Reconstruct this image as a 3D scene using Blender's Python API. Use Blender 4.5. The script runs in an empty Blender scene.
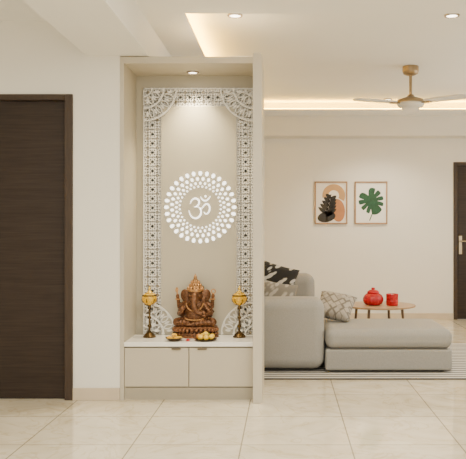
import bpy, bmesh, math, random
from mathutils import Vector, Matrix, Euler
random.seed(4)
PI = math.pi
scene = bpy.context.scene
COL = scene.collection

# ---------------------------------------------------------------- materials
def new_mat(name):
    m = bpy.data.materials.new(name); m.use_nodes = True
    nt = m.node_tree; b = nt.nodes['Principled BSDF']
    return m, nt, b
def sset(b, key, v):
    if key in b.inputs: b.inputs[key].default_value = v
def mat(name, col, rough=.5, metal=0., var=.06, scale=12., bump=0., emit=None, es=0., spec=None, stretch=(1,1,1), trans=0., cavity_shade=None):
    m, nt, b = new_mat(name)
    N, L = nt.nodes, nt.links
    tc = N.new('ShaderNodeTexCoord'); mp = N.new('ShaderNodeMapping'); nz = N.new('ShaderNodeTexNoise')
    mp.inputs['Scale'].default_value = stretch
    nz.inputs['Scale'].default_value = scale; nz.inputs['Detail'].default_value = 4
    L.new(tc.outputs['Object'], mp.inputs['Vector']); L.new(mp.outputs['Vector'], nz.inputs['Vector'])
    rp = N.new('ShaderNodeValToRGB')
    rp.color_ramp.elements[0].position = .3; rp.color_ramp.elements[1].position = .7
    rp.color_ramp.elements[0].color = tuple(c*(1-var) for c in col)+(1,)
    rp.color_ramp.elements[1].color = tuple(min(1, c*(1+var)) for c in col)+(1,)
    L.new(nz.outputs['Fac'], rp.inputs['Fac']); out = rp.outputs['Color']
    if cavity_shade:      # occlusion-like shade painted into the hollows of carved metal, ridges kept bright
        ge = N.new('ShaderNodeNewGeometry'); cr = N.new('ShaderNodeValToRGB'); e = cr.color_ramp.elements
        e[0].position = .46; e[0].color = (cavity_shade[0],)*3+(1,); e[1].position = .56; e[1].color = (cavity_shade[1],)*3+(1,)
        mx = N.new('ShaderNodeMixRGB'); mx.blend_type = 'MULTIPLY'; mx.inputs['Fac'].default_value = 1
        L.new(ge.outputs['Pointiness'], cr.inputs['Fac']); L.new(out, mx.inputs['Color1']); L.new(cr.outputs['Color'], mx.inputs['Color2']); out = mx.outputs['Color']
    L.new(out, b.inputs['Base Color'])
    sset(b, 'Roughness', rough); sset(b, 'Metallic', metal)
    if spec is not None: sset(b, 'Specular IOR Level', spec)
    if trans: sset(b, 'Transmission Weight', trans)
    if bump:
        bp = N.new('ShaderNodeBump'); bp.inputs['Strength'].default_value = bump; bp.inputs['Distance'].default_value = .004
        L.new(nz.outputs['Fac'], bp.inputs['Height']); L.new(bp.outputs['Normal'], b.inputs['Normal'])
    if emit:
        sset(b, 'Emission Color', tuple(emit)+(1,)); sset(b, 'Emission Strength', es)
    return m

M = {}
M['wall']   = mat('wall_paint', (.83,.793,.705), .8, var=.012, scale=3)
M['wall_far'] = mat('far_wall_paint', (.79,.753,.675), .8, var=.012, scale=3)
M['beam']   = mat('far_beam_shade_tone', (.73,.692,.612), .8, var=.012, scale=3)  # darker than the walls: the beam's shadow is put into its colour
M['ceil']   = mat('ceiling_paint', (.84,.822,.768), .85, var=.008, scale=3)
M['base']   = mat('skirting_tile', (.62,.51,.37), .3, var=.06, scale=6)
M['lam']    = mat('cream_laminate', (.54,.485,.38), .42, var=.012, scale=5)
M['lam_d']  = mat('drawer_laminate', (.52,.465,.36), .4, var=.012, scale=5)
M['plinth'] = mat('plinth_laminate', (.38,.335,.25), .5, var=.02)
M['panel']  = mat('shrine_panel', (.50,.45,.34), .5, var=.012, scale=4)
M['jali']   = mat('lattice_white', (.86,.83,.76), .4, var=.01)
M['jback']  = mat('lattice_backing', (.36,.315,.24), .2, metal=.3, var=.04)
M['top']    = mat('counter_stone', (.88,.85,.79), .2, var=.03, scale=8)
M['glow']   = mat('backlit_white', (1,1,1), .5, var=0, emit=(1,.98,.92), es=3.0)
M['led']    = mat('led_strip', (1,.85,.5), .5, var=0, emit=(1,.56,.06), es=115)
M['lens']   = mat('lamp_lens', (1,1,1), .5, var=0, emit=(1,.9,.72), es=9)
M['trimw']  = mat('lamp_trim', (.36,.29,.22), .4, var=.02)
M['brass']  = mat('brass', (.90,.60,.09), .2, metal=.85, var=.12, scale=25)
M['yglass'] = mat('yellow_glass_glow', (.90,.54,.02), .05, var=.3, scale=26, trans=.45, emit=(1,.48,.01), es=.12)  # faint amber emission stands in for flame glow; no flame is modelled
M['brass_d'] = mat('aged_brass', (.10,.062,.024), .34, metal=.85, var=.35, scale=30)
M['gold']   = mat('fan_brass', (.33,.24,.14), .35, metal=.75, var=.05)
M['white']  = mat('fan_white', (.70,.665,.60), .35, var=.01)
M['copper'] = mat('copper_statue', (.225,.094,.038), .34, metal=.5, var=.5, scale=95, bump=.8, cavity_shade=(.25,1.0))
M['copper_l'] = mat('copper_ornament', (.48,.25,.095), .3, metal=.6, var=.4, scale=120, bump=.5, cavity_shade=(.3,1.0))
M['copper_d'] = mat('copper_throne', (.115,.050,.021), .38, metal=.45, var=.6, scale=110, bump=.9, cavity_shade=(.25,1.0))
M['sofa']   = mat('sofa_fabric', (.300,.287,.264), .9, var=.08, scale=140, bump=.3)
M['sofa_s'] = mat('sofa_piping', (.16,.15,.135), .9, var=.05, scale=140)
M['foot']   = mat('sofa_foot', (.03,.025,.022), .5, var=.1)
M['oak']    = mat('brown_wood', (.40,.25,.13), .38, var=.16, scale=9, stretch=(1,12,1))
M['oakd']   = mat('dark_wood_leg', (.19,.11,.06), .4, var=.12, scale=9)
M['oakf']   = mat('oak_frame', (.34,.19,.09), .45, var=.12, scale=14)
M['red']    = mat('red_ceramic', (.46,.007,.014), .16, var=.1, scale=18)
M['redknit'] = mat('red_ribbed_ceramic', (.42,.006,.012), .22, var=.25, scale=45, bump=.4)
M['paper']  = mat('art_paper', (.84,.81,.75), .7, var=.01)
M['paper2'] = mat('art_paper_beige', (.82,.75,.65), .7, var=.02)
M['black']  = mat('art_black', (.022,.018,.016), .6, var=.1)
M['terra']  = mat('art_terracotta', (.42,.18,.075), .6, var=.08)
M['tan']    = mat('art_tan', (.50,.29,.13), .6, var=.06)
M['leaf']   = mat('art_leaf_green', (.013,.070,.031), .6, var=.25, scale=30)
M['sweet']  = mat('yellow_petals', (.85,.50,.03), .55, var=.2, scale=90, bump=.4)
M['orange'] = mat('orange_fruit', (.66,.25,.03), .4, var=.15, scale=60, bump=.2)
M['yfruit'] = mat('yellow_fruit', (.80,.52,.05), .4, var=.15, scale=40)
M['greenf'] = mat('green_fruit', (.20,.24,.035), .4, var=.2, scale=30)
M['redf']   = mat('red_flower', (.55,.03,.03), .6, var=.2, scale=60)
M['hand']   = mat('door_handle_metal', (.45,.36,.24), .3, metal=.9, var=.05)
M['handle'] = mat('drawer_pull', (.16,.12,.08), .35, metal=.8, var=.05)

def wood_mat():
    m, nt, b = new_mat('wenge_veneer'); N, L = nt.nodes, nt.links
    tc = N.new('ShaderNodeTexCoord'); mp = N.new('ShaderNodeMapping'); mp.inputs['Scale'].default_value = (1.6,1.6,42)
    nz = N.new('ShaderNodeTexNoise'); nz.inputs['Scale'].default_value = 2.2; nz.inputs['Detail'].default_value = 6; nz.inputs['Roughness'].default_value = .65
    rp = N.new('ShaderNodeValToRGB'); e = rp.color_ramp.elements
    e[0].position=.3; e[0].color=(.0185,.0115,.0080,1); e[1].position=.78; e[1].color=(.041,.026,.0180,1)
    L.new(tc.outputs['Object'], mp.inputs['Vector']); L.new(mp.outputs['Vector'], nz.inputs['Vector'])
    L.new(nz.outputs['Fac'], rp.inputs['Fac']); L.new(rp.outputs['Color'], b.inputs['Base Color'])
    sset(b,'Roughness',.5); sset(b,'Specular IOR Level',.3); return m
M['wenge'] = wood_mat()
M['wenge_f'] = mat('wenge_frame', (.050,.033,.023), .45, var=.12, scale=8, stretch=(8,8,1), spec=.3)

def floor_mat():
    m, nt, b = new_mat('floor_tiles'); N, L = nt.nodes, nt.links
    tc = N.new('ShaderNodeTexCoord'); mp = N.new('ShaderNodeMapping')
    mp.inputs['Location'].default_value = (-.36+6, -3.96+6, 0)
    br = N.new('ShaderNodeTexBrick'); br.offset = 0; br.squash = 1
    br.inputs['Scale'].default_value = 1; br.inputs['Brick Width'].default_value = .6; br.inputs['Row Height'].default_value = .6
    br.inputs['Mortar Size'].default_value = .004; br.inputs['Mortar Smooth'].default_value = .1; br.inputs['Bias'].default_value = 0
    br.inputs['Color1'].default_value = (.78,.70,.545,1); br.inputs['Color2'].default_value = (.74,.66,.51,1); br.inputs['Mortar'].default_value = (.36,.31,.22,1)
    nz = N.new('ShaderNodeTexNoise'); nz.inputs['Scale'].default_value = 2.6; nz.inputs['Detail'].default_value = 9; nz.inputs['Distortion'].default_value = 1.8
    rp = N.new('ShaderNodeValToRGB'); e = rp.color_ramp.elements
    e[0].position=.34; e[0].color=(.87,.84,.78,1); e[1].position=.60; e[1].color=(1,1,1,1)
    n2 = N.new('ShaderNodeTexNoise'); n2.inputs['Scale'].default_value = 1.7; n2.inputs['Detail'].default_value = 7; n2.inputs['Distortion'].default_value = 2.6
    r2 = N.new('ShaderNodeValToRGB'); e = r2.color_ramp.elements
    e[0].position=.475; e[0].color=(1,1,1,1); e[1].position=.525; e[1].color=(1,1,1,1); k = r2.color_ramp.elements.new(.5); k.color=(.88,.84,.77,1)
    mx = N.new('ShaderNodeMixRGB'); mx.blend_type='MULTIPLY'; mx.inputs['Fac'].default_value=1
    m2 = N.new('ShaderNodeMixRGB'); m2.blend_type='MULTIPLY'; m2.inputs['Fac'].default_value=1
    L.new(tc.outputs['Object'], mp.inputs['Vector']); L.new(mp.outputs['Vector'], br.inputs['Vector']); L.new(tc.outputs['Object'], nz.inputs['Vector']); L.new(tc.outputs['Object'], n2.inputs['Vector'])
    L.new(nz.outputs['Fac'], rp.inputs['Fac']); L.new(br.outputs['Color'], mx.inputs['Color1']); L.new(rp.outputs['Color'], mx.inputs['Color2'])
    L.new(n2.outputs['Fac'], r2.inputs['Fac']); L.new(mx.outputs['Color'], m2.inputs['Color1']); L.new(r2.outputs['Color'], m2.inputs['Color2'])
    L.new(m2.outputs['Color'], b.inputs['Base Color']); sset(b,'Roughness',.08); sset(b,'Specular IOR Level',.75)
    return m
M['floor'] = floor_mat()

def stripe_mat(name, c0, c1, freq, axis, thr=.5, distort=0, extra=0, soft=.04):
    m, nt, b = new_mat(name); N, L = nt.nodes, nt.links
    tc = N.new('ShaderNodeTexCoord'); wv = N.new('ShaderNodeTexWave'); wv.bands_direction = axis
    wv.inputs['Scale'].default_value = freq; wv.inputs['Distortion'].default_value = distort; wv.inputs['Detail'].default_value = extra
    rp = N.new('ShaderNodeValToRGB'); e = rp.color_ramp.elements
    e[0].position = thr-soft; e[0].color = c0+(1,); e[1].position = thr+soft; e[1].color = c1+(1,)
    L.new(tc.outputs['Object'], wv.inputs['Vector']); L.new(wv.outputs['Fac'], rp.inputs['Fac']); L.new(rp.outputs['Color'], b.inputs['Base Color'])
    sset(b,'Roughness',.95); return m
M['rug'] = stripe_mat('rug_stripes', (.11,.102,.095), (.60,.57,.515), 3.9, 'Y', .43, .2, 1, .10)
def voro_mat(name, scale, stretch, rot, t0, t1, c0, c1, dist='EUCLIDEAN', rnd=.8):
    m, nt, b = new_mat(name); N, L = nt.nodes, nt.links
    tc = N.new('ShaderNodeTexCoord'); mp = N.new('ShaderNodeMapping'); mp.inputs['Rotation'].default_value=(0,rot,0)
    m2 = N.new('ShaderNodeMapping'); m2.inputs['Scale'].default_value = stretch
    vo = N.new('ShaderNodeTexVoronoi'); vo.distance=dist; vo.inputs['Scale'].default_value=scale; vo.inputs['Randomness'].default_value=rnd
    rp = N.new('ShaderNodeValToRGB'); e = rp.color_ramp.elements
    e[0].position=t0; e[0].color=c0+(1,); e[1].position=t1; e[1].color=c1+(1,)
    L.new(tc.outputs['Object'], mp.inputs['Vector']); L.new(mp.outputs['Vector'], m2.inputs['Vector']); L.new(m2.outputs['Vector'], vo.inputs['Vector']); L.new(vo.outputs['Distance'], rp.inputs['Fac'])
    L.new(rp.outputs['Color'], b.inputs['Base Color']); sset(b,'Roughness',.95); return m
M['cush_leaf'] = voro_mat('leaf_print_fabric', 12, (1.7,.0,.70), -.7, .33, .40, (.50,.475,.43), (.018,.017,.016))
M['cush_line'] = voro_mat('grey_print_fabric', 16, (1.6,.0,.9), -.6, .32, .50, (.40,.37,.325), (.20,.183,.158))
M['cush_geo']  = voro_mat('geometric_print_fabric', 22, (1,.0,1), PI/4, .34, .48, (.38,.343,.292), (.165,.142,.116), 'CHEBYCHEV', .4)

# ---------------------------------------------------------------- mesh helpers
def BM(): return bmesh.new()
def box(bm, x0,x1,y0,y1,z0,z1, mtx=None):
    vs = [Vector((x,y,z)) for x in (x0,x1) for y in (y0,y1) for z in (z0,z1)]
    if mtx: vs = [mtx @ v for v in vs]
    v = [bm.verts.new(p) for p in vs]
    for f in ((0,1,3,2),(4,6,7,5),(0,4,5,1),(2,3,7,6),(0,2,6,4),(1,5,7,3)):
        bm.faces.new([v[i] for i in f])
def lathe(bm, prof, n=32, c=(0,0,0), sx=1, sy=1, mtx=None, rib=0, nrib=0):
    rings = []
    for r, z in prof:
        if r < 1e-6:
            p = Vector((c[0], c[1], c[2]+z)); rings.append([bm.verts.new(mtx @ p if mtx else p)])
        else:
            ring = []
            for i in range(n):
                a = 2*PI*i/n; q = r*(1+rib*math.cos(nrib*a)) if nrib else r
                p = Vector((c[0]+q*sx*math.cos(a), c[1]+q*sy*math.sin(a), c[2]+z))
                ring.append(bm.verts.new(mtx @ p if mtx else p))
            rings.append(ring)
    for A, B in zip(rings, rings[1:]):
        for i in range(n):
            j = (i+1) % n
            if len(A)==1 and len(B)==1: continue
            if len(A)==1: bm.faces.new((A[0], B[j], B[i]))
            elif len(B)==1: bm.faces.new((A[i], A[j], B[0]))
            else: bm.faces.new((A[i], A[j], B[j], B[i]))
def ell(bm, c, r, seg=16, rot=None):
    mt = Matrix.Translation(Vector(c)) @ (rot.to_matrix().to_4x4() if rot else Matrix.Identity(4)) @ Matrix.Diagonal((r[0],r[1],r[2],1))
    bmesh.ops.create_uvsphere(bm, u_segments=seg, v_segments=max(6,seg//2), radius=1, matrix=mt)
def chain(bm, pts, seg=12, sub=5):
    for (a,ra),(b,rb) in zip(pts, pts[1:]):
        a, b = Vector(a), Vector(b)
        for k in range(sub+1):
            t = k/sub; r = ra+(rb-ra)*t
            ell(bm, a.lerp(b,t), (r,r,r), seg)
def tube(bm, p0, p1, r0, r1=None, n=16):
    r1 = r0 if r1 is None else r1
    p0, p1 = Vector(p0), Vector(p1); d = p1-p0
    mt = Matrix.Translation(p0) @ d.to_track_quat('Z','Y').to_matrix().to_4x4()
    lathe(bm, [(0,0),(r0,0),(r1,d.length),(0,d.length)], n, mtx=mt)
def prism(bm, pts, y0, y1):       # outline in X-Z, extruded along Y
    A = [bm.verts.new((x,y0,z)) for x,z in pts]; B = [bm.verts.new((x,y1,z)) for x,z in pts]
    n = len(pts)
    bm.faces.new(A); bm.faces.new(B[::-1])
    for i in range(n): bm.faces.new((A[i],B[i],B[(i+1)%n],A[(i+1)%n]))
def oval(bm, cx, cz, a, b, ang, y0, y1, n=14):
    ca, sa = math.cos(ang), math.sin(ang)
    prism(bm, [(cx+a*math.cos(t)*ca-b*math.sin(t)*sa, cz+a*math.cos(t)*sa+b*math.sin(t)*ca) for t in [2*PI*i/n for i in range(n)]], y0, y1)
def leafy(bm, cx, cz, a, b, ang, y0, y1, n=14):      # pointed leaf outline
    ca, sa = math.cos(ang), math.sin(ang); pts = []
    for i in range(n):
        t = 2*PI*i/n; u = a*math.cos(t); v = b*math.sin(t)*abs(math.sin(t))**.6
        pts.append((cx+u*ca-v*sa, cz+u*sa+v*ca))
    prism(bm, pts, y0, y1)
def drop(bm, cx, cz, a, b, ang, y0, y1, n=16):     # petal dot: slightly narrower inward
    ca, sa = math.cos(ang), math.sin(ang); pts = []
    for i in range(n):
        t = 2*PI*i/n; u = a*math.cos(t); v = b*math.sin(t)*(.86+.14*math.cos(t))
        pts.append((cx+u*ca-v*sa, cz+u*sa+v*ca))
    prism(bm, pts, y0, y1)
def ring2(bm, cx, cz, r, w, y0, y1, a0=0, a1=2*PI, n=28, keep=None):
    for i in range(n):
        s, e = a0+(a1-a0)*i/n, a0+(a1-a0)*(i+1)/n; m = (s+e)/2
        if keep and not keep(cx+r*math.cos(m), cz+r*math.sin(m)): continue
        prism(bm, [(cx+(r-w/2)*math.cos(s), cz+(r-w/2)*math.sin(s)), (cx+(r+w/2)*math.cos(s), cz+(r+w/2)*math.sin(s)),
                   (cx+(r+w/2)*math.cos(e), cz+(r+w/2)*math.sin(e)), (cx+(r-w/2)*math.cos(e), cz+(r-w/2)*math.sin(e))], y0, y1)
def spline(P, n=8):
    out = []
    Q = [P[0]]+list(P)+[P[-1]]
    for i in range(1, len(Q)-2):
        p0,p1,p2,p3 = [Vector(q) for q in Q[i-1:i+3]]
        for k in range(n):
            t = k/n
            out.append(.5*((2*p1)+(-p0+p2)*t+(2*p0-5*p1+4*p2-p3)*t*t+(-p0+3*p1-3*p2+p3)*t**3))
    out.append(Vector(P[-1])); return out
def ribbon(bm, P, wfun, cx, cz, s, y0, y1):
    pts = spline(P); n = len(pts); L, R = [], []
    for i, p in enumerate(pts):
        d = (pts[min(i+1,n-1)]-pts[max(i-1,0)]).normalized(); nn = Vector((-d.y, d.x)); w = wfun(i/(n-1))/2
        L.append((cx+s*(p.x+nn.x*w), cz+s*(p.y+nn.y*w))); R.append((cx+s*(p.x-nn.x*w), cz+s*(p.y-nn.y*w)))
    for i in range(n-1): prism(bm, [L[i],L[i+1],R[i+1],R[i]], y0, y1)

def finish(name, bm, m, parent=None, smooth=False, bevel=0., seg=3, loc=None, wn=True):
    bmesh.ops.recalc_face_normals(bm, faces=bm.faces)
    me = bpy.data.meshes.new(name); bm.to_mesh(me); bm.free()
    me.materials.append(m)
    for p in me.polygons: p.use_smooth = smooth
    o = bpy.data.objects.new(name, me); COL.objects.link(o)
    if parent: o.parent = parent
    if loc: o.location = loc
    if bevel:
        b = o.modifiers.new('bevel','BEVEL'); b.width = bevel; b.segments = seg; b.limit_method='ANGLE'; b.angle_limit = .7
        if smooth and wn: o.modifiers.new('wn','WEIGHTED_NORMAL')
    return o
def auto(o, ang=.7):
    me = o.data
    b = bmesh.new(); b.from_mesh(me)
    for e in b.edges:
        e.smooth = not (len(e.link_faces)==2 and e.calc_face_angle(0) > ang)
    for f in b.faces: f.smooth = True
    b.to_mesh(me); b.free(); return o
def tag(o, label, cat, group=None):
    o['label'] = label; o['category'] = cat
    if group: o['group'] = group
    return o
def thing(name, label, cat, loc, group=None, rz=0):
    o = bpy.data.objects.new(name, None); o.empty_display_size = .1; COL.objects.link(o)
    o.location = loc; o.rotation_euler = (0,0,rz)
    return tag(o, label, cat, group)
def struct(name, bm, m, **k):
    o = finish(name, bm, m, **k); o['kind'] = 'structure'; return o
def dup(root, loc, label, rz=0):
    r = root.copy(); COL.objects.link(r); r.location = loc; r.rotation_euler = (0,0,rz); r['label'] = label
    for ch in list(root.children):
        c = ch.copy(); COL.objects.link(c); c.parent = r
        for g in list(ch.children):
            d = g.copy(); COL.objects.link(d); d.parent = c
    return r

# ---------------------------------------------------------------- room shell
UF, UB = 5.0, 5.44            # shrine front and back
WY = 9.47                     # far wall
CZ = 2.63; BZ = 2.39; IZ = 2.735    # border ceiling, beam, raised tray
TX0, TY0, TY1 = -.672, 4.82, 8.70   # visible edges of the tray (left, near, far)
bm = BM(); box(bm, -3.4,3.6,-1.5,9.65,-.1,0); struct('floor', bm, M['floor'])
bm = BM()
box(bm, -3.4,TX0-.14,-1.5,9.6,CZ,IZ); box(bm, TX0-.14,TX0,TY0,9.6,CZ,2.643)
box(bm, TX0-.14,3.6,-1.5,TY0,CZ,IZ)
box(bm, TX0,3.6,TY1,TY1+.16,CZ,2.643); box(bm, TX0-.14,3.6,TY1+.16,9.6,CZ,IZ)
box(bm, -3.4,3.6,-1.5,9.6,IZ,IZ+.1)
struct('ceiling', bm, M['ceil'])
bm = BM(); box(bm, -1.38,-.95,-1.5,9.47,BZ,CZ); struct('trim_1', bm, M['ceil'])          # beam along the room
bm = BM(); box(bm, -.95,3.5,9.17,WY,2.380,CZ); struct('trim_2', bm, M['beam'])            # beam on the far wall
DX0, DX1, DH = -2.45, -1.472, 2.122
bm = BM()
box(bm, -3.3,DX0,UF,5.15,0,CZ); box(bm, DX1,-1.147,UF,5.15,0,CZ); box(bm, DX0,DX1,UF,5.15,DH,CZ)
struct('wall_near', bm, M['wall'])
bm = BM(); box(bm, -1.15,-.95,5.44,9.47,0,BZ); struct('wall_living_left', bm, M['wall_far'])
bm = BM(); box(bm, -3.4,-3.3,-1.5,5.15,0,CZ); struct('wall_left', bm, M['wall'])
bm = BM(); box(bm, 3.5,3.6,-1.5,9.6,0,CZ); struct('wall_right', bm, M['wall_far'])
FX0, FX1, FH = 2.215, 3.15, 2.07
bm = BM()
box(bm, -1.15,FX0,WY,9.6,0,CZ); box(bm, FX1,3.5,WY,9.6,0,CZ); box(bm, FX0,FX1,WY,9.6,FH,CZ)
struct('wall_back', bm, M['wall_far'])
bm = BM(); box(bm, DX1,-1.147,UF-.012,UF,0,.085); box(bm, -3.3,DX0,UF-.012,UF,0,.085); struct('baseboard_near', bm, M['base'], bevel=.003)
bm = BM(); box(bm, -.95,FX0,WY-.012,WY,0,.085); box(bm, FX1,3.5,WY-.012,WY,0,.085); struct('baseboard_back', bm, M['base'], bevel=.003)

bm = BM(); box(bm, DX0+.055,DX1-.055,UF+.03,UF+.07,.004,DH-.04); d1 = struct('door_1', bm, M['wenge'], bevel=.003)
bm = BM(); box(bm, DX0,DX0+.055,UF-.015,5.15,0,DH); box(bm, DX1-.055,DX1,UF-.015,5.15,0,DH); box(bm, DX0+.055,DX1-.055,UF-.015,5.15,DH-.04,DH)
finish('door_frame', bm, M['wenge_f'], d1, bevel=.004)
bm = BM(); box(bm, FX0+.05,FX1-.05,WY+.02,WY+.06,.004,FH-.045); d2 = struct('door_2', bm, M['wenge'], bevel=.003)
bm = BM(); box(bm, FX0,FX0+.05,WY-.015,9.6,0,FH); box(bm, FX1-.05,FX1,WY-.015,9.6,0,FH); box(bm, FX0+.05,FX1-.05,WY-.015,9.6,FH-.045,FH)
finish('door_frame', bm, M['wenge_f'], d2, bevel=.004)
bm = BM(); box(bm, FX0+.075,FX0+.115,WY+.008,WY+.02,.86,1.10)
tube(bm, (FX0+.095,WY+.01,1.03),(FX0+.095,WY-.04,1.03),.009); tube(bm, (FX0+.095,WY-.04,1.03),(FX0+.215,WY-.04,1.03),.009)
finish('door_handle', bm, M['hand'], d2)

# ---------------------------------------------------------------- cove LED strips and downlights
bm = BM(); box(bm, TX0-.040,TX0-.008,TY0+.02,TY1,2.6435,2.648)
tag(finish('led_strip', bm, M['led'], loc=None), 'warm LED strip on the ceiling tray ledge running away above the shrine', 'light strip')
bm = BM(); box(bm, TX0+.01,3.4,TY1+.008,TY1+.040,2.6435,2.647)
tag(finish('led_strip', bm, M['led']), 'warm LED strip on the ceiling tray ledge across the room near the far wall', 'light strip')
def downlight(x, y, z, label, r=.055, group='round recessed ceiling downlights'):
    t = thing('downlight', label, 'light', (x,y,z), group)
    bm = BM(); lathe(bm, [(r*.72,-.002),(r*.76,-.010),(r,-.008),(r*1.03,-.0005),(r*.72,-.0005)], 32); auto(finish('trim_ring', bm, M['trimw'], t))
    bm = BM(); lathe(bm, [(0,-.006),(r*.74,-.004),(r*.74,-.0005),(0,-.0005)], 28); auto(finish('lens', bm, M['lens'], t))
    return t
downlight(-.361, 5.21, IZ, 'round recessed downlight in the ceiling just above the shrine')
downlight(1.208, 5.21, IZ, 'round recessed downlight in the ceiling, nearest one on the fan side')
downlight(1.220, 8.57, IZ, 'small round recessed downlight in the ceiling beyond the fan, nearest the far wall')
downlight(-.675, 5.27, 2.337, 'round recessed downlight under the top panel of the shrine', .045)

# ---------------------------------------------------------------- shrine frame
SX, SY = -.653, 5.22
sh = thing('shrine_unit', 'tall cream shrine enclosure with white lattice border and glowing round emblem panel', 'shrine', (SX,SY,0))
def SP(name, bm, m, **k):
    bmesh.ops.translate(bm, verts=bm.verts, vec=(-SX,-SY,0)); return finish(name, bm, m, k.pop('parent', sh), **k)
bm = BM(); box(bm, -1.146,-1.118,UF,UB,0,2.385); SP('side_panel', bm, M['lam'], bevel=.002)
bm = BM(); box(bm, -.219,-.157,4.90,UB,0,2.385); SP('side_panel', bm, M['lam'], bevel=.002)
bm = BM(); box(bm, -1.118,-.219,UF,UB,2.338,2.385); SP('top_panel', bm, M['lam'], bevel=.002)
bm = BM(); box(bm, -1.118,-.219,5.415,UB,0,2.338); SP('back_panel', bm, M['panel'])
LX0, LX1, LZ0, LZ1 = -1.062, -.226, .401, 2.243
PX0, PX1, PZ1 = -.924, -.364, 2.105
bm = BM(); box(bm, LX0,LX1,5.408,5.415,LZ0,LZ1); SP('lattice_backing', bm, M['jback'])
bm = BM(); box(bm, PX0,PX1,5.375,5.408,LZ0,PZ1); SP('centre_panel', bm, M['panel'], bevel=.002)
# lattice: fretwork of overlapping circles, continuous round the border
bm = BM(); Y0, Y1 = 5.392, 5.407; W = .0105
def strip(x,z): return LX0+.003 < x < LX1-.003 and LZ0 < z < LZ1-.003 and not (PX0-.003 < x < PX1+.003 and z < PZ1+.003)
sp = (PX0-LX0)/2; R = sp*.98
nx = int(round((LX1-LX0)/sp)); nz_ = int(round((LZ1-LZ0)/sp))
for i in range(-1, nx+2):
    for j in range(-1, nz_+2):
        x = LX0+(LX1-LX0)*i/nx; z = LZ1-sp*j
        if PX0+sp*1.5 < x < PX1-sp*1.5 and z < PZ1-sp*1.5: continue
        ring2(bm, x, z, R, W, Y0, Y1, n=40, keep=strip)
        if strip(x, z): oval(bm, x, z, .0100, .0100, 0, Y0, Y1, 12)
for x0,x1,z0,z1 in ((LX0,LX0+.010,LZ0,LZ1),(LX1-.010,LX1,LZ0,LZ1),(LX0,LX1,LZ1-.010,LZ1),(PX0-.008,PX0,LZ0,PZ1),(PX1,PX1+.008,LZ0,PZ1),(LX0,LX1,PZ1,PZ1+.008)):
    box(bm, x0,x1,Y0-.001,Y1,z0,z1)
SP('lattice_border', bm, M['jali'])
# corner fans over the lattice and centre panel: fine overlapping arcs
for cx, s, cz, v, RM in ((LX0+.008,1,LZ0,1,.240),(LX1-.008,-1,LZ0,1,.240),(LX0+.008,1,LZ1-.004,-1,.245),(LX1-.008,-1,LZ1-.004,-1,.245)):
    bm = BM(); a0 = {(1,1):0,(-1,1):PI/2,(-1,-1):PI,(1,-1):1.5*PI}[(s,v)]
    for f in (.26,.62,1.0):
        ring2(bm, cx, cz, RM*f, .0105, 5.362, 5.374, a0, a0+PI/2, 26)
    def quad(x, z): return (x-cx)*s > 0 and (z-cz)*v > 0 and (x-cx)**2+(z-cz)**2 < RM*RM
    for f, k, rr in ((.44,3,.18),(.81,5,.19)):
        for i in range(k):
            a = a0+PI/2*(i+.5)/k; ring2(bm, cx+RM*f*math.cos(a), cz+RM*f*math.sin(a), RM*rr, .0085, 5.363, 5.374, n=20, keep=quad)
            leafy(bm, cx+RM*f*math.cos(a), cz+RM*f*math.sin(a), RM*.09, .009, a, 5.364, 5.374, 10)
    SP('corner_fan', bm, M['jali'])
# emblem: one flush disc that carries the glowing petals and the symbol
EX, EZ = -.632, 1.350; y0, y1 = 5.369, 5.3742
bm = BM()
for (n, r, a, b, off) in ((32,.2520,.0170,.0148,0),(32,.2110,.0130,.0116,.5),(32,.1785,.0098,.0090,0),(32,.1535,.0070,.0064,.5)):
    for i in range(n):
        t = 2*PI*(i+off)/n; drop(bm, EX+r*math.cos(t), EZ+r*math.sin(t), a, b, t, y0, y1, 16)
S = .170; OX, OZ = EX-.002, EZ-.002
sl = lambda P: [(x*.94+.05*z, z*1.06) for x, z in P]
tap = lambda t: .014+.050*math.sin(PI*min(1,max(0,t)))**1.2
ribbon(bm, sl([(-.46,.16),(-.40,.30),(-.24,.38),(-.08,.30),(-.06,.16),(-.16,.05),(-.28,.02)]), tap, OX, OZ, S, y0, y1)
ribbon(bm, sl([(-.20,.04),(-.04,.0),(.05,-.12),(.04,-.30),(-.10,-.43),(-.28,-.43),(-.42,-.33),(-.52,-.12)]), tap, OX, OZ, S, y0, y1)
ribbon(bm, sl([(.0,-.06),(.10,-.02),(.20,.10),(.32,.15),(.43,.06),(.45,-.10),(.38,-.24),(.26,-.26),(.19,-.18)]), lambda t: .016+.038*math.sin(PI*t)**.9, OX, OZ, S, y0, y1)
ribbon(bm, sl([(.0,.45),(.09,.33),(.22,.28),(.35,.33),(.46,.47)]), lambda t: .010+.044*math.sin(PI*t), OX, OZ, S, y0, y1)
prism(bm, [(OX+S*(.24+dx), OZ+S*(.49+dz)) for dx,dz in ((0,.055),(.05,0),(0,-.055),(-.05,0))], y0, y1)
nglow = len(bm.faces)
prism(bm, [(EX+.274*math.cos(2*PI*i/72), EZ+.274*math.sin(2*PI*i/72)) for i in range(72)], 5.3738, 5.3749)
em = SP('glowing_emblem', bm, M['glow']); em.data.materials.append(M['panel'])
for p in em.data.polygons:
    if p.index >= nglow: p.material_index = 1

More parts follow.
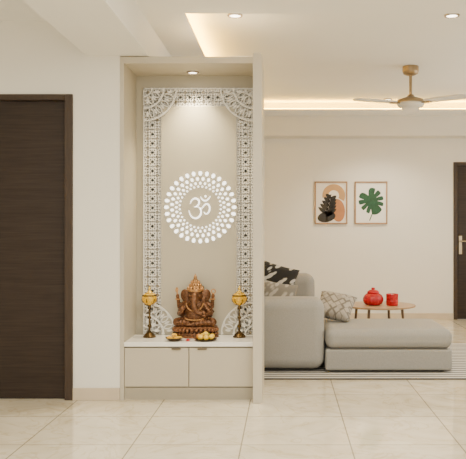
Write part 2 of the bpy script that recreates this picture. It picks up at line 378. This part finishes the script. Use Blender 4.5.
# cabinet and counter
cb = thing('shrine_cabinet', 'low cream two-drawer cabinet under the white shrine counter', 'cabinet', (-.668,SY,0))
CX0, CX1 = -1.117, -.220
def CP(name, bm, m, parent=cb, **k):
    bmesh.ops.translate(bm, verts=bm.verts, vec=(.668,-SY,0)); return finish(name, bm, m, parent, **k)
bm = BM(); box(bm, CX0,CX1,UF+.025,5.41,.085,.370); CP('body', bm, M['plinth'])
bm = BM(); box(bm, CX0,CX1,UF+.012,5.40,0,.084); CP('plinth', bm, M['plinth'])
xm = -.668
for x0,x1,hx in ((CX0+.002,xm-.003,-.755),(xm+.003,CX1-.002,-.575)):
    bm = BM(); box(bm, x0,x1,UF+.003,UF+.0245,.092,.360); dr = CP('drawer', bm, M['lam_d'], bevel=.002)
    bm = BM(); box(bm, hx-.032,hx+.032,UF-.012,UF+.0025,.351,.3595); h = CP('handle', bm, M['handle'], dr, bevel=.002)
bm = BM(); box(bm, CX0+.668,CX1+.668,UF-.006-SY,5.36-SY,0,.030)
tag(finish('countertop', bm, M['top'], bevel=.003, loc=(-.668,SY,.371)), 'white stone shelf slab across the shrine carrying the statue and lamps', 'countertop')
TOPZ = .4012

# ---------------------------------------------------------------- oil lamps
lp = thing('oil_lamp', 'tall dark brass oil lamp with yellow bowl standing left of the copper statue', 'oil lamp', (-.985,5.235,TOPZ), 'pair of oil lamps with yellow bowls')
bm = BM(); lathe(bm, [(0,0),(.046,0),(.047,.008),(.040,.014),(.034,.024),(.018,.036),(.012,.045),(0,.045)], 32); auto(finish('base', bm, M['brass_d'], lp),.9)
bm = BM(); lathe(bm, [(0,.044),(.009,.045),(.008,.07),(.014,.076),(.016,.082),(.014,.088),(.0075,.094),(.0065,.13),(.012,.136),(.014,.142),(.012,.148),(.0065,.154),(.006,.20),(.013,.206),(.015,.213),(.011,.222),(.009,.232),(0,.232)], 24)
auto(finish('stem', bm, M['brass_d'], lp),1.2)
bm = BM(); lathe(bm, [(0,.2325),(.012,.233),(.032,.241),(.047,.257),(.054,.277),(.053,.294),(.046,.309),(.034,.320),(.031,.319),(.042,.307),(.048,.293),(.049,.277),(.042,.260),(.028,.248),(0,.245)], 36)
auto(finish('bowl', bm, M['yglass'], lp),1.2)
bm = BM()
lathe(bm, [(.0475,.306),(.0505,.303),(.0530,.299),(.0545,.300),(.0500,.309),(.0475,.306)], 32)
for k in range(6):
    a = 2*PI*k/6+.3; chain(bm, [((.030*math.cos(a),.030*math.sin(a),.239),.004),((.050*math.cos(a),.050*math.sin(a),.258),.0035),((.056*math.cos(a),.056*math.sin(a),.278),.003)],6,3)
auto(finish('bowl_mount', bm, M['brass_d'], lp),1.2)
bm = BM(); lathe(bm, [(0,.246),(.008,.247),(.006,.312),(.026,.320),(.020,.330),(.009,.338),(.006,.345),(.010,.352),(.006,.360),(0,.380)], 24)
auto(finish('finial', bm, M['brass'], lp),1.2)
dup(lp, (-.332,5.235,TOPZ), 'tall dark brass oil lamp with yellow bowl standing right of the copper statue', .7)

# ---------------------------------------------------------------- statue
st = thing('deity_statue', 'brown copper statue of a seated four-armed elephant-headed deity with tall crown', 'statue', (-.654,5.265,TOPZ))
bm = BM()
lathe(bm, [(0,0),(1.0,0),(1.0,.012),(.93,.018),(.90,.030),(.82,.036),(.80,.046),(.88,.060),(.95,.066),(.95,.078),(.86,.084),(0,.084)], 48, sx=.170, sy=.092)
for k in range(30):
    a = 2*PI*k/30; ell(bm, (.157*math.cos(a),.085*math.sin(a),.054),(.014,.012,.017),10)
    ell(bm, (.162*math.cos(a),.088*math.sin(a),.026),(.009,.008,.007),8)
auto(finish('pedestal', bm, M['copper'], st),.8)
bm = BM()      # tapering arched throne back with flame rim
arc = [(.112*math.cos(a)*(1-.22*math.sin(a)), .150+.215*math.sin(a)) for a in [PI*i/26 for i in range(27)]]
pts = [(.114,.082)]+arc+[(-.114,.082)]
prism(bm, pts, .042, .054); bmesh.ops.triangulate(bm, faces=[f for f in bm.faces if len(f.verts)>4])
for i,(x,z) in enumerate(pts):
    a = math.atan2(z-.16, x)
    if i % 2 == 0: leafy(bm, x*1.06, (z-.15)*1.05+.15, .020, .012, a, .040, .052, 12)
    else: ell(bm,(x*1.01,.044,(z-.15)*1.01+.15),(.009,.009,.009),8)
for x,z in pts: ell(bm,(x*.84,.040,(z-.15)*.86+.15),(.006,.007,.007),8)
auto(finish('throne_back', bm, M['copper_d'], st),.8)
bm = BM()
ell(bm,(0,-.018,.160),(.078,.068,.075),24); ell(bm,(0,.005,.225),(.072,.052,.052),24); ell(bm,(0,.01,.118),(.092,.062,.040),20)
for s in (-1,1):
    chain(bm, [((s*.045,0,.118),.040),((s*.128,-.045,.112),.032)]); chain(bm, [((s*.128,-.045,.112),.031),((-s*.005,-.082-.008*s,.104),.021)])
    ell(bm, (-s*.03,-.086-.008*s,.101),(.034,.018,.013),12)
    chain(bm, [((s*.068,.008,.245),.025),((s*.120,.010,.222),.017),((s*.128,-.012,.285),.012)]); ell(bm,(s*.129,-.015,.298),(.014,.012,.018),12)
    chain(bm, [((s*.066,-.005,.228),.025),((s*.114,-.030,.172),.018)])
    ell(bm,(s*.034,-.060,.304),(.011,.009,.009),10)
    ell(bm,(s*.074,.000,.300),(.038,.012,.048),18, Euler((0,s*.22,s*.28))); ell(bm,(s*.058,-.012,.268),(.020,.010,.028),14)
    chain(bm, [((s*.026,-.065,.272),.008),((s*.036,-.092,.262),.005)],8,4)
    for q in range(4):
        ell(bm,(s*(.055+.02*q),-.040-.012*q,.118+.026-.002*q),(.005,.032,.011),8,Euler((0,0,s*.5)))
    for q in range(3):
        ell(bm,(s*(.110+.002*q),-.022+.01*q,.185+.012*q),(.021,.021,.004),10)
chain(bm, [((-.114,-.030,.172),.018),((-.088,-.088,.190),.014)]); ell(bm,(-.086,-.094,.208),(.017,.010,.022),12)
chain(bm, [((.114,-.030,.172),.018),((.078,-.092,.166),.014)]); ell(bm,(.072,-.098,.164),(.020,.018,.011),12); ell(bm,(.072,-.100,.184),(.016,.016,.015),12)
ell(bm,(0,-.020,.300),(.052,.052,.052),24); ell(bm,(0,-.045,.318),(.036,.028,.028),16)
chain(bm, [((0,-.066,.296),.029),((0,-.094,.258),.024),((.004,-.104,.222),.020),((.022,-.106,.190),.016),((.048,-.106,.178),.013),((.060,-.106,.192),.010)],12,6)
for q in range(7):
    t = q/6; lathe(bm, [(.030-.010*t,-.0025),(.032-.010*t,0),(.030-.010*t,.0025)], 20, c=(.001*q,-.078-.024*t,.282-.068*t))
chain(bm, [((-.045,.005,.255),.022),((0,.01,.27),.035),((.045,.005,.255),.022)],12,4)
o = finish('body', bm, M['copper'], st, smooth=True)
rm = o.modifiers.new('remesh','REMESH'); rm.mode='VOXEL'; rm.voxel_size=.0028; rm.use_smooth_shade=True
sm = o.modifiers.new('smooth','SMOOTH'); sm.iterations=2; sm.factor=.35
bm = BM()
lathe(bm, [(.054,.332),(.058,.340),(.054,.350),(.046,.354),(.048,.364),(.043,.372),(.034,.378),(.036,.388),(.031,.396),(.023,.402),(.024,.412),(.016,.420),(.011,.428),(.014,.436),(.008,.446),(0,.462)], 28, c=(0,-.014,0))
for k in range(12):
    a = 2*PI*k/12; ell(bm,(.052*math.cos(a),-.014+.052*math.sin(a),.352),(.010,.010,.016),8)
    ell(bm,(.040*math.cos(a+.25),-.014+.040*math.sin(a+.25),.377),(.008,.008,.013),8)
    ell(bm,(.029*math.cos(a),-.014+.029*math.sin(a),.400),(.006,.006,.010),8)
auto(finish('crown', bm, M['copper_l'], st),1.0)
bm = BM()
for k in range(26):
    a = PI+PI*k/25; ell(bm,(.060*math.cos(a),-.042-.045*abs(math.sin(a)),.246+.050*math.sin(a)),(.0055,.0055,.0055),8)
finish('necklace', bm, M['copper_l'], st, smooth=True)
bm = BM()
for k in range(30):
    a = PI+PI*k/29; ell(bm,(.080*math.cos(a),-.022-.066*abs(math.sin(a)),.150+.020*math.sin(a)),(.0065,.0065,.0065),8)
finish('belt', bm, M['copper_l'], st, smooth=True)
for s in (-1,1):
    bm = BM()
    for k in range(12):
        a = 2*PI*k/12; ell(bm,(s*.127+.015*math.cos(a),-.010+.015*math.sin(a),.275),(.0055,.0055,.0055),6)
    finish('bracelet', bm, M['copper_l'], st, smooth=True)
bm = BM(); tube(bm,(-.129,-.016,.285),(-.134,-.016,.345),.005); oval(bm,-.134,.343,.020,.011,PI/2,-.021,-.011); finish('held_axe', bm, M['copper_l'], st)
bm = BM(); ring2(bm,.132,.332,.015,.008,-.021,-.011); tube(bm,(.129,-.016,.285),(.131,-.016,.321),.005); finish('held_noose', bm, M['copper_l'], st)

# ---------------------------------------------------------------- offerings
def plate(name, label, x, y, r, h, m):
    bm = BM(); lathe(bm, [(0,0),(r*.62,0),(r*.66,.003),(r*.95,h),(r,h+.002),(r*.96,h+.003),(r*.64,.006),(0,.006)], 36)
    o = auto(finish(name, bm, m, loc=(x,y,TOPZ)),1.0); return tag(o, label, 'bowl' if h>.02 else 'plate')
plate('offering_bowl', 'small dark brass bowl of yellow flowers in front of the statue', -.780, 5.070, .064, .021, M['brass_d'])
plate('offering_plate', 'wide dark brass plate of small fruits in front of the statue', -.560, 5.083, .080, .010, M['brass_d'])
def blossom(x, y, z, s, m, label, group=None):
    bm = BM()
    for k in range(10):
        a = 2*PI*k/10; ell(bm,(s*.62*math.cos(a),s*.62*math.sin(a),s*.45),(s*.44,s*.30,s*.2),8,Euler((0,-.35,a)))
    for k in range(6):
        a = 2*PI*k/6+.3; ell(bm,(s*.32*math.cos(a),s*.32*math.sin(a),s*.75),(s*.34,s*.24,s*.22),8,Euler((0,-.7,a)))
    ell(bm,(0,0,s*.85),(s*.25,s*.25,s*.22),8); ell(bm,(0,0,s*.38),(s*.55,s*.55,s*.34),8)
    return tag(finish('flower', bm, m, smooth=True, loc=(x,y,z)), label, 'flower', group)
for k in range(5):
    a = 2*PI*k/5+.2; blossom(-.780+.037*math.cos(a), 5.070+.037*math.sin(a), TOPZ+.011, .0200, M['sweet'], 'small yellow flower head heaped in the dark brass bowl', 'yellow flowers in the brass bowl')
blossom(-.780, 5.070, TOPZ+.030, .0215, M['sweet'], 'yellow flower head on top of the heap in the dark brass bowl')
def ball(name, label, cat, x, y, z, r, m, group, sq=.92):
    bm = BM(); ell(bm,(0,0,0),(r,r,r*sq),16); ell(bm,(0,0,r*sq),(r*.12,r*.12,r*.15),6); o = finish(name, bm, m, smooth=True, loc=(x,y,z)); return tag(o,label,cat,group)
fr = ['y','y','g','y','o','y','y']
for k, q in enumerate(fr):
    a = 2*PI*k/7-.5; x, y = -.560+.047*math.cos(a), 5.083+.047*math.sin(a)
    lab, mm_, grp = {'y':('small yellow fruit on the wide brass plate',M['yfruit'],'yellow fruits on the brass plate'),
                     'g':('small green fruit on the wide brass plate, the only green one',M['greenf'],None),
                     'o':('small orange fruit on the wide brass plate, the only orange one',M['orange'],None)}[q]
    ball('fruit', lab, 'fruit', x, y, TOPZ+.0265, .0200, mm_, grp)
ball('fruit','yellow fruit resting on top of the others on the brass plate','fruit',-.560,5.083,TOPZ+.0445,.0205,M['yfruit'],None)
blossom(-.682, 5.058, TOPZ-.002, .0170, M['redf'], 'small red flower lying on the white counter before the statue')

# ---------------------------------------------------------------- rug
bm = BM(); box(bm, -1.35,1.35,-.885,.885,0,.012)
tag(finish('rug', bm, M['rug'], bevel=.004, loc=(.85,6.55,.0005)), 'dark grey and white striped rug under the grey sofa', 'rug')
RZ = .0130

# ---------------------------------------------------------------- sofa
so = thing('sofa', 'grey fabric sofa with thick arms and a low chaise beside the shrine', 'sofa', (.1,6.5,RZ))
def SO(name, bm, m=None, **k):
    bmesh.ops.translate(bm, verts=bm.verts, vec=(-.1,-6.5,-RZ)); return finish(name, bm, m or M['sofa'], so, **k)
bm = BM(); box(bm, -.62,.325,5.88,6.15,.035,.622); SO('armrest', bm, smooth=True, bevel=.090, seg=8)
bm = BM(); box(bm, -.62,.300,7.20,7.47,.035,.738); SO('armrest', bm, smooth=True, bevel=.095, seg=8)
bm = BM(); box(bm, -.85,-.60,5.92,7.42,.035,.70); SO('backrest', bm, smooth=True, bevel=.09, seg=6)
bm = BM(); box(bm, -.60,.33,6.15,7.20,.035,.20); SO('base', bm, smooth=True, bevel=.02)
bm = BM(); box(bm, -.595,.35,6.155,7.195,.20,.36); SO('seat_cushion', bm, smooth=True, bevel=.05, seg=5)
bm = BM(); box(bm, .33,1.368,5.882,6.62,.030,.206); SO('chaise_base', bm, smooth=True, bevel=.022, seg=4)
bm = BM(); box(bm, .33,1.376,5.870,6.625,.204,.372); SO('chaise_cushion', bm, smooth=True, bevel=.068, seg=8)
bm = BM(); box(bm, .37,1.33,5.888,5.894,.200,.209); SO('piping', bm, M['sofa_s'])
for x, y in ((-.78,5.98),(1.30,5.96),(1.30,6.55),(.42,6.55),(-.78,7.36),(.18,7.36)):
    bm = BM(); lathe(bm, [(0,RZ),(.018,RZ),(.024,.037),(0,.037)], 14, c=(x,y,0)); SO('foot', bm, M['foot'])

def pillow(name, label, w, h, t, m, loc, rot, group='cushions on the grey sofa'):
    bm = BM(); n = 18; fr, bk = {}, {}
    for i in range(n+1):
        for j in range(n+1):
            u, v = 2*i/n-1, 2*j/n-1
            px = u*w/2*(1-.07*(1-v*v)*(abs(u)**3)); pz = v*h/2*(1-.07*(1-u*u)*(abs(v)**3))
            d = t/2*((1-u**4)*(1-v**4))**.55
            fr[i,j] = bm.verts.new((px,-d,pz))
            bk[i,j] = fr[i,j] if (abs(u)>.999 or abs(v)>.999) else bm.verts.new((px,d,pz))
    for i in range(n):
        for j in range(n):
            bm.faces.new((fr[i,j],fr[i+1,j],fr[i+1,j+1],fr[i,j+1])); bm.faces.new((bk[i,j],bk[i,j+1],bk[i+1,j+1],bk[i+1,j]))
    o = finish(name, bm, m, smooth=True, loc=loc); o.rotation_euler = rot
    return tag(o, label, 'cushion', group)
pillow('cushion','black cushion with pale leaf print standing tallest on the sofa',.44,.44,.14,M['cush_leaf'],(-.130,6.95,.645),(-.12,math.radians(17),0))
pillow('cushion','grey patterned cushion in front of the black leaf cushion',.34,.32,.12,M['cush_line'],(-.070,6.60,.545),(-.22,math.radians(10),.1))
pillow('cushion','brown-grey cushion with dark geometric print slumped on the chaise against the arm',.33,.28,.15,M['cush_geo'],(.445,6.38,.505),(-.80,math.radians(9),-.30))

# ---------------------------------------------------------------- coffee table
TX, TY, TH = .925, 7.08, .445
ct = thing('coffee_table', 'round brown wooden coffee table with slim legs behind the chaise', 'table', (TX,TY,RZ))
bm = BM(); lathe(bm, [(0,.414),(.335,.414),(.353,.419),(.355,.432),(0,.432)], 56); auto(finish('tabletop', bm, M['oak'], ct),.6)
for k in range(4):
    a = PI/4+k*PI/2+.25; bm = BM(); tube(bm,(.28*math.cos(a),.28*math.sin(a),.002),(.24*math.cos(a),.24*math.sin(a),.413),.010,.014,14)
    auto(finish('leg', bm, M['oakd'], ct),.8)
tz = RZ+.4325
jr = thing('jar', 'round ribbed red lidded pot on the coffee table', 'jar', (.862,7.04,tz))
bm = BM(); lathe(bm, [(0,0),(.060,0),(.084,.014),(.098,.042),(.098,.068),(.084,.096),(.062,.114),(.052,.118),(0,.118)], 80, rib=.022, nrib=16); auto(finish('body', bm, M['redknit'], jr),1.0)
bm = BM(); lathe(bm, [(0,.118),(.056,.118),(.060,.124),(.057,.132),(.040,.146),(.018,.152),(.016,.157),(.021,.163),(.016,.171),(0,.173)], 28); auto(finish('lid', bm, M['red'], jr),1.2)
cu = thing('cup', 'red cylindrical cup beside the red pot on the coffee table', 'cup', (1.042,7.00,tz))
bm = BM(); lathe(bm, [(0,0),(.052,0),(.056,.006),(.058,.112),(.054,.114),(.051,.108),(.050,.012),(0,.012)], 64, rib=.02, nrib=16); auto(finish('body', bm, M['redknit'], cu),.9)
bm = BM(); lathe(bm, [(.0580,.035),(.0605,.037),(.0605,.050),(.0580,.052)], 32); auto(finish('band', bm, M['red'], cu),.9)

# ---------------------------------------------------------------- wall art
def frame_art(label, cx, cz, w, h, paper):
    t = thing('framed_print', label, 'picture', (cx, WY-.002, cz), 'framed prints on the far wall')
    f = .017
    bm = BM()
    box(bm,-w/2,-w/2+f,-.024,0,-h/2,h/2); box(bm,w/2-f,w/2,-.024,0,-h/2,h/2); box(bm,-w/2+f,w/2-f,-.024,0,h/2-f,h/2); box(bm,-w/2+f,w/2-f,-.024,0,-h/2,-h/2+f)
    finish('frame', bm, M['oakf'], t, bevel=.002)
    bm = BM(); box(bm,-w/2+f,w/2-f,-.010,0,-h/2+f,h/2-f); finish('paper', bm, paper, t)
    return t
a1 = frame_art('brown framed abstract print of a tan arc, terracotta shape and dark leaf', .605, 1.535, .43, .56, M['paper2'])
yA, yB = -.0125, -.0102
bm = BM(); ring2(bm,.035,.095,.110,.080,yA+.0008,yB,-.5,PI+.2,30); finish('arc_shape', bm, M['tan'], a1)
bm = BM(); oval(bm,.090,-.10,.092,.150,.10,yA+.0004,yB,28); finish('rounded_shape', bm, M['terra'], a1)
bm = BM()
for i in range(10):
    s = -1 if i%2 else 1; z = -.14+.024*i; L_ = .080-.004*i
    leafy(bm,-.055+s*L_*.72+.006*i,z+.01,L_*1.08,.027,(.65 if s>0 else PI-.65),yA-.0006,yB-.0015,14)
ribbon(bm,[(-.055,-.25),(-.055,-.1),(-.03,.03),(.0,.11)],lambda t:.014,0,0,1,yA-.0006,yB-.0015)
oval(bm,-.060,-.185,.120,.070,.2,yA-.0006,yB-.0015,24)
finish('leaf_shape', bm, M['black'], a1)
a2 = frame_art('brown framed print of a single green split leaf on white paper', 1.13, 1.535, .43, .56, M['paper'])
bm = BM(); out = []; NN = 360
for i in range(NN):
    t = -PI+2*PI*(i+.5)/NN; at = abs(t)
    r = .163*(1+.18*max(0,math.cos(t))**6+.06*math.sin(at))*(1-.55*math.exp(-((at-PI)/.28)**2))
    for tk, dp in ((.55,.38),(1.05,.50),(1.58,.52),(2.15,.44)):
        r *= 1-dp*math.exp(-((at-tk)/.075)**2)
    out.append((r*math.sin(t)*.94, r*math.cos(t)*1.02))
cen = bm.verts.new((0,yA,0)); ring = [bm.verts.new((x,yA,z)) for x,z in out]; rb = [bm.verts.new((x,yB,z)) for x,z in out]
for i in range(NN):
    j = (i+1)%NN; bm.faces.new((cen,ring[i],ring[j])); bm.faces.new((ring[i],rb[i],rb[j],ring[j]))
mm = Matrix.Translation((0,0,.03)) @ Matrix.Rotation(2.65, 4, 'Y'); bmesh.ops.transform(bm, matrix=mm, verts=bm.verts)
lf = finish('leaf', bm, M['leaf'], a2)
bm = BM(); ribbon(bm,[(.03,.10),(.05,.02),(.03,-.10),(-.02,-.235)],lambda t:.012,0,0,1,yA-.001,yB-.0015)
finish('leaf_stem', bm, M['leaf'], lf)

# ---------------------------------------------------------------- ceiling fan
fn = thing('ceiling_fan', 'pale ceiling fan with muted brass canopy, rod and motor hub', 'fan', (1.195,6.85,2.336))
bm = BM(); lathe(bm, [(0,.3985),(.076,.3985),(.078,.356),(.069,.328),(.034,.312),(.016,.308),(0,.308)], 32); auto(finish('canopy', bm, M['gold'], fn),.9)
bm = BM(); tube(bm,(0,0,.10),(0,0,.32),.014); auto(finish('downrod', bm, M['gold'], fn))
bm = BM(); lathe(bm, [(0,.130),(.026,.130),(.040,.110),(.070,.098),(.122,.082),(.133,.066),(.133,.050),(0,.050)], 40); auto(finish('motor_cover', bm, M['gold'], fn),.9)
bm = BM(); lathe(bm, [(0,.050),(.127,.050),(.131,.038),(.116,.016),(.080,.002),(.034,-.004),(0,-.004)], 40); auto(finish('hub_cap', bm, M['white'], fn),.9)
for k in range(3):
    a = math.radians(200+120*k); rm_ = Matrix.Rotation(a,4,'Z') @ Matrix.Rotation(math.radians(-3),4,'X') @ Matrix.Diagonal((1.05,1.08,1,1))
    bm = BM()
    pts = [(.16,-.055),(.30,-.078),(.48,-.080),(.545,-.062),(.565,-.02),(.565,.03),(.54,.066),(.46,.076),(.28,.066),(.16,.050)]
    A = [bm.verts.new(rm_ @ Vector((x,y,.0))+Vector((0,0,.045))) for x,y in pts]; B = [bm.verts.new(rm_ @ Vector((x,y,.012))+Vector((0,0,.045))) for x,y in pts]
    bm.faces.new(A); bm.faces.new(B[::-1])
    for i in range(len(pts)): bm.faces.new((A[i],A[(i+1)%len(pts)],B[(i+1)%len(pts)],B[i]))
    bl = finish('blade', bm, M['white'], fn, bevel=.002)
    bm = BM(); box(bm,.09,.215,-.026,.026,.036,.044, Matrix.Rotation(a,4,'Z')); finish('bracket', bm, M['gold'], bl)

# ---------------------------------------------------------------- lights
def area(name, loc, rot, sx, sy, power, col):
    l = bpy.data.lights.new(name,'AREA'); l.shape='RECTANGLE'; l.size=sx; l.size_y=sy; l.energy=power; l.color=col
    o = bpy.data.objects.new(name,l); COL.objects.link(o); o.location=loc; o.rotation_euler=rot; return o
def spot(name, loc, power, ang, col, r=.05, blend=.8, tilt=(0,0,0)):
    l = bpy.data.lights.new(name,'SPOT'); l.energy=power; l.spot_size=math.radians(ang); l.spot_blend=blend; l.shadow_soft_size=r; l.color=col
    o = bpy.data.objects.new(name,l); COL.objects.link(o); o.location=loc; o.rotation_euler=tilt; return o
WARM = (1,.88,.67)
area('fill_area_near', (0.2,2.0,2.60), (0,0,0), 4.5, 2.6, 212, (1,.955,.84))  # added soft overhead fill, out of view; no fixture belongs to it
area('fill_area_right', (3.45,6.9,1.5), (0,PI/2,0), 1.6, 2.6, 52, (1,.97,.88))  # added side fill, out of view; the right wall has no window
area('fill_area_front', (0.3,-1.3,1.5), (PI/2,0,0), 5.0, 2.0, 48, (1,.97,.88))  # added fill from behind the camera; no window stands there
spot('downlight_lamp', (-.361,5.21,2.68), 70, 120, WARM)
spot('downlight_lamp', (1.208,5.21,2.68), 140, 120, WARM)
spot('downlight_lamp', (1.220,8.57,2.68), 125, 125, WARM)
spot('shrine_lamp', (-.675,5.25,2.315), 92, 95, (1,.84,.55), .03, 1.0)

w = bpy.data.worlds.new('world'); scene.world = w; w.use_nodes = True
bg = w.node_tree.nodes['Background']; bg.inputs[0].default_value = (1,.98,.91,1); bg.inputs[1].default_value = .7

# ---------------------------------------------------------------- camera
cam = bpy.data.cameras.new('camera'); co = bpy.data.objects.new('camera', cam); COL.objects.link(co)
co.location = (0,0,1.184); co.rotation_euler = (PI/2,0,0)
cam.sensor_width = 36; cam.lens = 720/466*36; cam.shift_x = -52/466; cam.shift_y = 0
scene.camera = co
